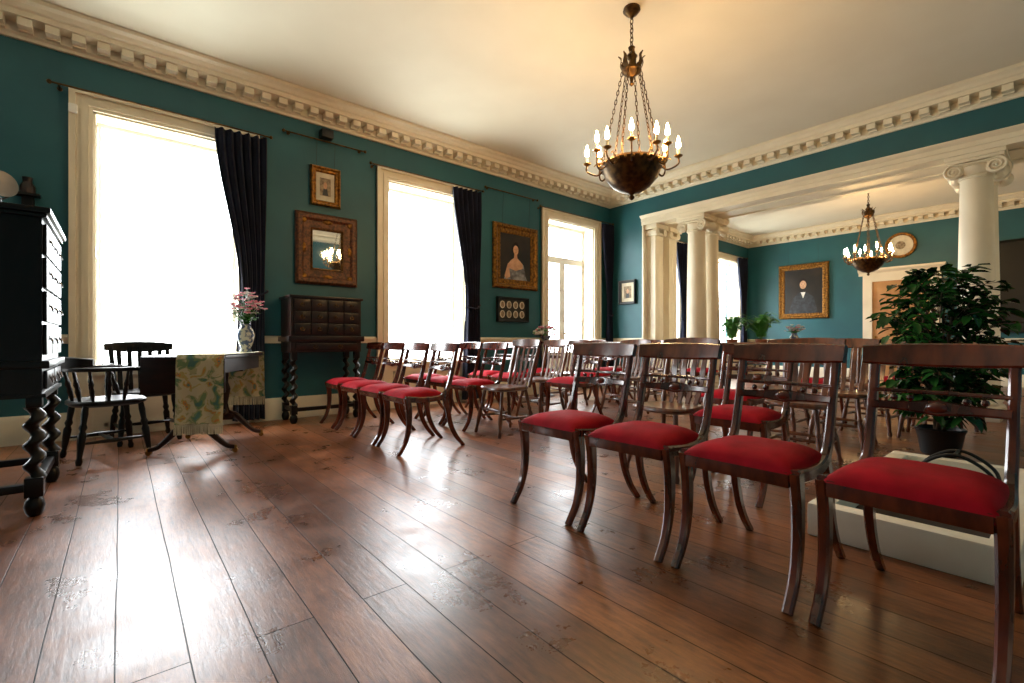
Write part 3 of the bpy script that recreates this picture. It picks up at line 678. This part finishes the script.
# ---------------------------------------------------------------- right side: trough, plants
b=MB(); xa,xb,ya,yb=2.46,4.1,.12,.80; h=.15; t=.09
for q in (((xa,ya,0),(xa+t,yb,h)),((xb-t,ya,0),(xb,yb,h)),((xa+t,yb-t,0),(xb-t,yb,h)),((xa+t,ya,0),(xb-t,ya+t,h))): b.box(q[0],q[1],'stone',.012)
b.box((xa+.05,ya+.05,0),(xb-.05,yb-.05,.06),'soil')
b.obj('stone_hearth_kerb',35)
b=MB()
for dx in (0,.16): b.tube(cr([(3.5+dx,.25,.07),(3.5+dx,.28,.2),(3.5+dx,.42,.28),(3.5+dx,.56,.2),(3.5+dx,.6,.07)],6),.009,'blk',8)
b.tube([(3.5,.42,.28),(3.66,.42,.28)],.008,'blk',8); b.box((3.46,.24,.061),(3.7,.61,.09),'blk'); b.obj('log_basket',35)
def ficus(x,y,H,rad):
    b=MB(); b.lathe([(.10,0),(.12,.02),(.145,.18),(.16,.21),(.15,.22),(.14,.21),(.13,.18),(0,.18)],(0,0,0),'pot',24); b.lathe([(0,.182),(.135,.182),(.135,.19),(0,.195)],(0,0,0),'soil',16)
    for s in range(5):
        a=s*1.256; b.tube(cr([(.03*math.cos(a),.03*math.sin(a),.18),(.05*math.cos(a+1),.05*math.sin(a+1),.5),(.09*math.cos(a),.09*math.sin(a),.85),(.18*math.cos(a),.18*math.sin(a),1.25)],4),[.012,.006],'trunk',6)
    for i in range(230):
        a=random.uniform(0,6.283); e=random.uniform(-1,1); cz=.90; rr=rad*math.sqrt(max(0,1-e*e*.7))*random.uniform(.3,1)
        tip=Vector((rr*math.cos(a),rr*math.sin(a),cz+e*(H-cz)*(1 if e>0 else 1.05))); base=Vector((tip.x*.25,tip.y*.25,max(.34,tip.z-.18)))
        P=cr([base,base.lerp(tip,.5)+Vector((0,0,.06)),tip],5); b.tube(P,[.0035,.002],'trunk',4)
        for q in range(3,len(P)):
            p=P[q]; tg=(P[q]-P[q-1]).normalized(); sgn=1 if q%2 else -1
            side_=tg.cross(Vector((0,0,1))).normalized()*sgn
            dr=(side_*random.uniform(.5,1)+tg*random.uniform(.2,.9)+Vector((random.uniform(-.3,.3),random.uniform(-.3,.3),random.uniform(-.9,.1)))).normalized()
            L=random.uniform(.075,.125); sd=dr.cross(Vector((random.uniform(-.4,.4),random.uniform(-.4,.4),1))).normalized()*L*.27; up=Vector((0,0,.010)); st=p+dr*.015
            v0=b.v(st); v1=b.v(st+dr*L*.35+sd+up); v2=b.v(st+dr*L*.75+sd*.7+up*.6); v3=b.v(st+dr*L-up); v4=b.v(st+dr*L*.75-sd*.7+up*.6); v5=b.v(st+dr*L*.35-sd+up); m1=b.v(st+dr*L*.4)
            b.f([v0,m1,v1],'leaf'); b.f([v0,v5,m1],'leaf'); b.f([m1,v2,v1],'leaf'); b.f([m1,v3,v2],'leaf'); b.f([m1,v4,v3],'leaf'); b.f([m1,v5,v4],'leaf')
    b.obj('potted_ficus',30,(x,y,0),recalc=False)
ficus(4.98,.68,1.46,.45)
b=MB(); b.box((8.75,2.95,.74),(9.25,4.5,.78),'dkwood',.006); b.box((8.8,3.0,.66),(9.2,4.45,.74),'dkwood')
for x in (8.82,9.18):
    for y in (3.02,4.43): b.lathe([(.015,0),(.02,.05),(.015,.1),(.028,.4),(.02,.5),(.03,.55),(.03,.66)],(x,y,0),'dkwood',12)
b.obj('side_table',35)
def fern(x,y,z,n,L):
    b=MB(); b.lathe([(.07,0),(.1,.14),(.11,.15),(.1,.16),(.085,.14),(0,.14)],(0,0,0),'terr',18)
    for i in range(n):
        a=random.uniform(0,6.283); l=L*random.uniform(.7,1.1); el=random.uniform(.6,1.4); c,s=math.cos(a),math.sin(a)
        P=cr([(0,0,.13),(c*l*.3*math.cos(el),s*l*.3*math.cos(el),.13+l*.75*math.sin(el)),(c*l*.6*math.cos(el)+c*.05,s*l*.6*math.cos(el)+s*.05,.13+l*1.15*math.sin(el)),(c*l*.75,s*l*.75,.13+l*1.0*math.sin(el))],5)
        b.tube(P,[.003,.0015],'fern',4)
        for q in range(2,len(P)):
            p=P[q]; tg=(P[q]-P[q-1]).normalized(); sd=tg.cross(Vector((0,0,1))).normalized(); w=.08*(1-(q/len(P))**2)+.014
            for sg in (-1,1):
                b.f([b.v(p-tg*.014),b.v(p+sd*sg*w+tg*.012),b.v(p+tg*.016)],'fern')
    b.obj('potted_fern',30,(x,y,z),recalc=False)
fern(9,4.2,.78,54,.44); fern(8.98,3.66,.78,54,.43)
flowers('flower_vase',(9.0,3.12,.78),34,.15,.16,['wht','pink','wht'])

# ---------------------------------------------------------------- world & camera
w=bpy.data.worlds.new('overcast_sky'); bpy.context.scene.world=w; w.use_nodes=True; nt=w.node_tree; bg=nt.nodes['Background']
tcn=nt.nodes.new('ShaderNodeTexCoord'); sp=nt.nodes.new('ShaderNodeSeparateXYZ'); nt.links.new(tcn.outputs['Generated'],sp.inputs[0])
rp=nt.nodes.new('ShaderNodeValToRGB'); rp.color_ramp.elements[0].position=.46; rp.color_ramp.elements[0].color=(.46,.5,.46,1); rp.color_ramp.elements[1].position=.56; rp.color_ramp.elements[1].color=(.93,.97,1,1)
mr=nt.nodes.new('ShaderNodeMapRange'); mr.inputs['From Min'].default_value=-1; nt.links.new(sp.outputs['Z'],mr.inputs['Value']); nt.links.new(mr.outputs[0],rp.inputs['Fac']); nt.links.new(rp.outputs['Color'],bg.inputs['Color'])
bg.inputs['Strength'].default_value=22
cam=bpy.data.cameras.new('camera'); co=bpy.data.objects.new('camera',cam); bpy.context.collection.objects.link(co)
co.location=(0,0,.9); co.rotation_euler=(R(90),0,R(-39.86)); cam.lens=16.5; cam.sensor_width=36; cam.clip_start=.02
bpy.context.scene.camera=co
vs=bpy.context.scene.view_settings; vs.view_transform='Standard'; vs.look='None'; vs.exposure=0
